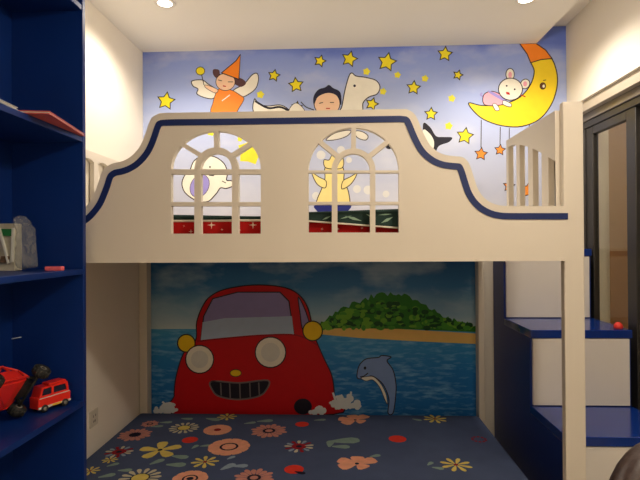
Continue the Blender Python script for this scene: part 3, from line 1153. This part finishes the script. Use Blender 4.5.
# white twist of wire stuck to the end board
b = BM()
w0, w1, w2 = P(6.5, 342, 1.922), P(11, 339, 1.922), P(20.5, 337.3, 1.922)
tube(b, spline([(0, 0), (1, 0)], 2, False) and [(w0.x, 1.922, w0.z), (w1.x, 1.925, w1.z), (w2.x, 1.926, w2.z)], .0022, 6)
tag(new_obj('wire', b, mat('white_wire', (190, 200, 220), .5)), 'short white wire fixed to the bookcase end board above the toys', 'wire')

# ---- toy fire engine
TR = mat('toy_red_plastic', (232, 44, 30), .32, .5, noise=.03)
TK = mat('toy_black_rubber', (34, 34, 32), .6, .4, noise=.1)
TD = mat('toy_dark_window', (30, 34, 58), .25, .5)
TS = mat('toy_silver_trim', (216, 214, 206), .35, .5)
TG = mat('toy_grey_hub', (128, 124, 116), .4, .5)
TY = mat('toy_gold_trim', (230, 190, 60), .4, .5)
fe = thing('toy_fire_engine', 'small red toy fire engine with dark windows beside the buggy on the shelf', 'toy car', (-1.094, 1.838, S1), math.radians(66))
# local x = forward (away from the camera), right side (-y) looks into the room
b = BM()
slab(b, [[(-.066, .014), (.064, .014), (.066, .052), (.060, .056), (-.066, .056)]], -.026, .026)
new_obj('body', b, TR, fe, .003)
b = BM()
slab(b, [[(-.060, .056), (.060, .056), (.054, .092), (-.050, .092)], [(-.050, .061), (-.012, .061), (-.012, .085), (-.044, .085)],
         [(-.003, .061), (.050, .061), (.046, .085), (-.003, .085)]], -.024, .024)
new_obj('cab', b, TR, fe, .001)
new_obj('cab_window', bxo(-.046, .048, -.021, .021, .060, .086), TD, fe)
b = BM()
box(b, -.020, .050, -.022, .022, .092, .100)
new_obj('roof_box', b, TR, fe, .003)
b = BM()
box(b, -.066, .064, -.0275, -.026, .016, .023)
new_obj('silver_trim', b, TS, fe)
b = BM()
box(b, -.012, .024, -.0285, -.0275, .0165, .0225)
new_obj('gold_trim', b, TY, fe)
b = BM()
box(b, -.062, .060, -.0272, -.0262, .052, .055)
new_obj('window_line', b, TS, fe)
for sx in (-.042, .040):
    for sy in (-1, 1):
        b = BM()
        lathe(b, [(.002, -.006), (.013, -.006), (.014, -.004), (.014, .004), (.013, .006), (.002, .006)], (sx, sy * .024, .0142), 'Y', 18)
        w = new_obj('wheel', b, TK, fe)
        b = BM()
        lathe(b, [(.001, -.0015), (.007, -.0015), (.007, .0015), (.001, .0015)], (sx, sy * .0308, .0142), 'Y', 14)
        new_obj('hub', b, TG, w)

# ---- toy buggy lying on its side against the fire engine
bg = thing('toy_buggy', 'red toy buggy with large black tyres tipped on its side on the shelf', 'toy car')
low_w, top_w = Vector((-1.146, 1.72, S1 + .033)), Vector((-1.066, 1.735, S1 + .164))
ax = (top_w - low_w)
half = ax.length / 2
axn = ax.normalized()
fw = Vector((-.12, -1, 0.0))
fw = (fw - axn * fw.dot(axn)).normalized()
up = axn.cross(-fw).normalized()
if up.x > 0:
    up = -up
mid = (low_w + top_w) / 2
M3 = Matrix((fw, axn, up)).transposed()
bg.matrix_world = Matrix.Translation(mid) @ M3.to_4x4()
L = half
# local: x forward, y along the axle, z to the roof; rear axle at the origin
for sx in (0.0, .235):
    for sy in (-1, 1):
        b = BM()
        lathe(b, [(.010, -.014), (.024, -.016), (.0275, -.011), (.0285, 0), (.0275, .011), (.024, .016), (.010, .014)], (sx, sy * L, 0), 'Y', 22)
        for i in range(16):
            a = 2 * PI * i / 16
            p = Vector((sx + 0.028 * math.cos(a), sy * L, .028 * math.sin(a)))
            tube(b, [p + Vector((0, -.012, 0)), p + Vector((0, .012, 0))], .0026, 5)
        w = new_obj('wheel', b, TK, bg)
        b = BM()
        lathe(b, [(.001, -.013), (.012, -.015), (.012, .015), (.001, .013)], (sx, sy * L, 0), 'Y', 14)
        new_obj('hub', b, TG, w)
    b = BM()
    tube(b, [(sx, -L + .012, 0), (sx, L - .012, 0)], .005, 8)
    for sy in (-1, 1):
        tube(b, [(sx, sy * (L - .02), .004), (sx + (.035 if sx == 0 else -.035), sy * .022, .03)], .0035, 6)
        tube(b, [(sx, sy * (L - .03), .0), (sx + .01, sy * .03, .055)], .005, 6)
    new_obj('axle', b, TK, bg)
b = BM()
slab(b, [[(-.02, .004), (.075, .004), (.075, .03), (-.02, .03)]], -.030, .030)
new_obj('chassis', b, TK, bg, .003)
b = BM()
slab(b, [[(.050, .004), (.10, -.006), (.24, -.004), (.255, .024), (.16, .058), (.10, .062), (.045, .060)]], -.052, .052)
new_obj('body', b, TR, bg, .006, 3)
b = BM()
for sy in (-1, 1):
    tube(b, [(.0, sy * .036, .03), (.02, sy * .042, .066), (.05, sy * .036, .105), (.10, sy * .036, .105), (.145, sy * .04, .06)], .0042, 8)
    tube(b, [(.05, sy * .036, .105), (.06, sy * .042, .06)], .0038, 8)
for px_, pz_ in ((.02, .066), (.05, .105), (.10, .105)):
    tube(b, [(px_, -.04, pz_), (px_, .04, pz_)], .0038, 8)
for sy in (-1, 1):
    tube(b, [(.02, sy * .045, .018), (.06, sy * .062, .006), (.20, sy * .062, .0), (.24, sy * .045, .01)], .0042, 8)
    tube(b, [(.02, sy * .045, .018), (.02, sy * .042, .066)], .0042, 8)
tube(b, [(.09, -.05, -.004), (.20, .05, -.004)], .003, 6)
new_obj('roll_cage', b, TR, bg)
b = BM()
slab(b, [[(.056, .102), (.098, .102), (.098, .108), (.056, .108)]], -.034, .034)
new_obj('roof', b, TR, bg, .002)
b = BM()
box(b, .015, .05, -.02, .02, .028, .05)
box(b, .02, .045, -.028, .028, .05, .062)
new_obj('engine', b, mat('toy_engine_black', (44, 40, 42), .4, .5), bg, .003)
b = BM()
for sy in (-1, 1):
    tube(b, [(-.022, sy * .025, .012), (-.03, sy * .02, .04), (-.03, 0, .045)], .003, 6)
new_obj('rear_bumper', b, TK, bg)

# ================================================================== OUTLET, CHAIR
p = P(93, 418, 2.6)
oy = 1.30 * 2.62 / 1.30
oc = None
d = ray(93, 418)
tk = XL / d.x
oc = Vector((0, 0, ZC)) + d * tk
ol = thing('wall_outlet', 'cream wall socket plate low on the wall under the bunk', 'outlet', (XL, oc.y, oc.z))
new_obj('plate', bxo(.0003, .008, -.043, .043, -.043, .043), mat('socket_cream', (214, 206, 190), .4), ol, .003)
b = BM()
for yy, zz in ((-.012, .012), (.012, .012), (0, -.014), (-.010, -.016), (.010, -.016)):
    box(b, .0078, .0088, yy - .0015, yy + .0015, zz - .006, zz + .006)
new_obj('socket_slot', b, mat('socket_slot_dark', (60, 56, 52), .5), ol)

LEATH = mat('dark_brown_leather', (48, 30, 26), .42, .5, noise=.12, scale=12, bump=.15, bscale=90)
CHRM = mat('chair_black_plastic', (24, 24, 26), .4, .5)
ch = thing('swivel_chair', 'dark brown leather swivel chair in front of the staircase', 'chair', (.825, .86, 0), math.radians(0))
# faces -y; backrest on the +y side
b = BM()
W, zt, zb_, rad = 0.27, 1.008, .56, .17
prof = []
for (cx, cz, a0) in ((W - rad, zt - rad, 0), (-W + rad, zt - rad, PI / 2), (-W + rad + .02, zb_ + .09, PI), (W - rad - .02, zb_ + .09, 3 * PI / 2)):
    rr = rad if a0 < PI else .09
    ox = 0 if a0 < PI else (-(rad - .09) if a0 == PI else (rad - .09))
    for j in range(9):
        t = a0 + PI / 2 * j / 8
        prof.append((cx + ox + rr * math.cos(t), cz + rr * math.sin(t)))
cz0 = (zt + zb_) / 2
rings = []
for y, s in ((.235, .80), (.228, .90), (.240, .97), (.262, 1.0), (.285, 1.0), (.305, .96), (.315, .88), (.318, .7)):
    rings.append([b.verts.new((x * s, y + .06 * (x * s / W) ** 2 * -1 + (z - cz0) * .12, cz0 + (z - cz0) * s)) for x, z in prof])
n = len(prof)
for i in range(len(rings) - 1):
    for j in range(n):
        b.faces.new((rings[i][j], rings[i][(j + 1) % n], rings[i + 1][(j + 1) % n], rings[i + 1][j])).smooth = True
b.faces.new(rings[0]).smooth = True
b.faces.new(rings[-1]).smooth = True
new_obj('backrest', b, LEATH, ch)
b = BM()
box(b, -.25, .25, -.25, .22, .42, .51)
new_obj('seat', b, LEATH, ch, .04, 4)
b = BM()
tube(b, [(0, .10, .40), (0, .27, .43), (0, .315, .62)], .022, 8)
new_obj('back_bracket', b, CHRM, ch)
for s in (-1, 1):
    b = BM()
    tube(b, [(s * .24, .20, .66), (s * .285, .10, .68), (s * .285, -.12, .67), (s * .27, -.16, .60), (s * .22, -.10, .44)], .02, 8)
    new_obj('armrest', b, CHRM, ch)
b = BM()
lathe(b, [(.03, .09), (.03, .26), (.02, .27), (.02, .40), (.09, .405), (.09, .42)], (0, 0, 0), n=18)
new_obj('gas_column', b, CHRM, ch)
b = BM()
for i in range(5):
    a = 2 * PI * i / 5 + .3
    tube(b, [(0, 0, .10), (.30 * math.cos(a), .30 * math.sin(a), .075)], [.028, .016], 8)
new_obj('base', b, CHRM, ch)
for i in range(5):
    a = 2 * PI * i / 5 + .3
    b = BM()
    lathe(b, [(.004, -.02), (.028, -.02), (.03, 0), (.028, .02), (.004, .02)], (.30 * math.cos(a), .30 * math.sin(a), .0305), 'X', 14)
    new_obj('caster', b, CHRM, ch)

# ================================================================== DOWNLIGHTS
GLOW = mat_glow('lamp_glow', (1.0, .90, .74), 14.0)
RIM = mat('lamp_rim_white', (236, 230, 220), .4)


def downlight(x, y, power, label, cat='ceiling light', spot=2.7, blend=.6):
    o = thing('downlight', label, cat, (x, y, CEIL), 0, 'recessed ceiling downlights')
    b = BM()
    lathe(b, [(.036, -.002), (.052, -.006), (.056, -.003), (.056, -.0003), (.036, -.0003)], n=28)
    new_obj('rim', b, RIM, o)
    b = BM()
    lathe(b, [(.001, -.0035), (.037, -.0035), (.037, -.0005), (.001, -.0005)], n=24)
    new_obj('lamp', b, GLOW, o)
    ld = bpy.data.lights.new('downlight_beam', 'SPOT')
    ld.energy = power
    ld.color = WARM
    ld.spot_size = spot
    ld.spot_blend = blend
    ld.shadow_soft_size = .035 if y > 0 else .12
    lo_ = bpy.data.objects.new('beam', ld)
    COL.objects.link(lo_)
    lo_.parent = o
    lo_.location = (0, 0, -.03)
    return o


c = PZ(165, 3, CEIL)
downlight(c.x, c.y, P_BED, 'glowing downlight above the bunk, nearer the bookcase')
c = PZ(526, -1, CEIL)
downlight(min(c.x, CX - .1), c.y, P_BED, 'glowing downlight above the bunk, nearer the window')
for i, (x, y) in enumerate(((-.45, -1.1), (.95, -1.1))):
    downlight(x, y, P_ROOM, ('ceiling downlight over the middle of the room, bookcase side',
                             'ceiling downlight over the middle of the room, window side')[i])
# round flush ceiling lamp of the room
ml = thing('ceiling_lamp', 'round white flush ceiling lamp near the window side of the room', 'lamp', (.92, .80, CEIL))
b = BM()
lathe(b, [(.01, -.07), (.12, -.065), (.17, -.045), (.19, -.012), (.19, -.0005), (.01, -.0005)], n=32)
new_obj('lamp_shade', b, mat_glow('diffuser_glow', (1, .92, .8), 3), ml)
ld = bpy.data.lights.new('ceiling_lamp_light', 'POINT')
ld.energy = P_MAIN
ld.color = WARM
ld.shadow_soft_size = .06
lo_ = bpy.data.objects.new('bulb', ld)
COL.objects.link(lo_)
lo_.parent = ml
lo_.location = (0, 0, -.16)
# added fill lamp, out of view, to brighten the balcony walls behind the panes
bl_ = thing('balcony_fill_lamp', 'added fill lamp brightening the balcony outside the window', 'lamp', (2.1, 3.0, 3.0))
b = BM()
lathe(b, [(.01, -.07), (.09, -.06), (.13, -.03), (.14, -.0005), (.01, -.0005)], n=24)
new_obj('lamp_shade', b, mat_glow('balcony_fill_glow', (1, .86, .66), 3), bl_)
ld = bpy.data.lights.new('balcony_fill_light', 'POINT')
ld.energy = P_BALCONY_FILL
ld.color = (1, .84, .62)
ld.shadow_soft_size = .1
lo_ = bpy.data.objects.new('bulb', ld)
COL.objects.link(lo_)
lo_.parent = bl_
lo_.location = (0, 0, -.2)
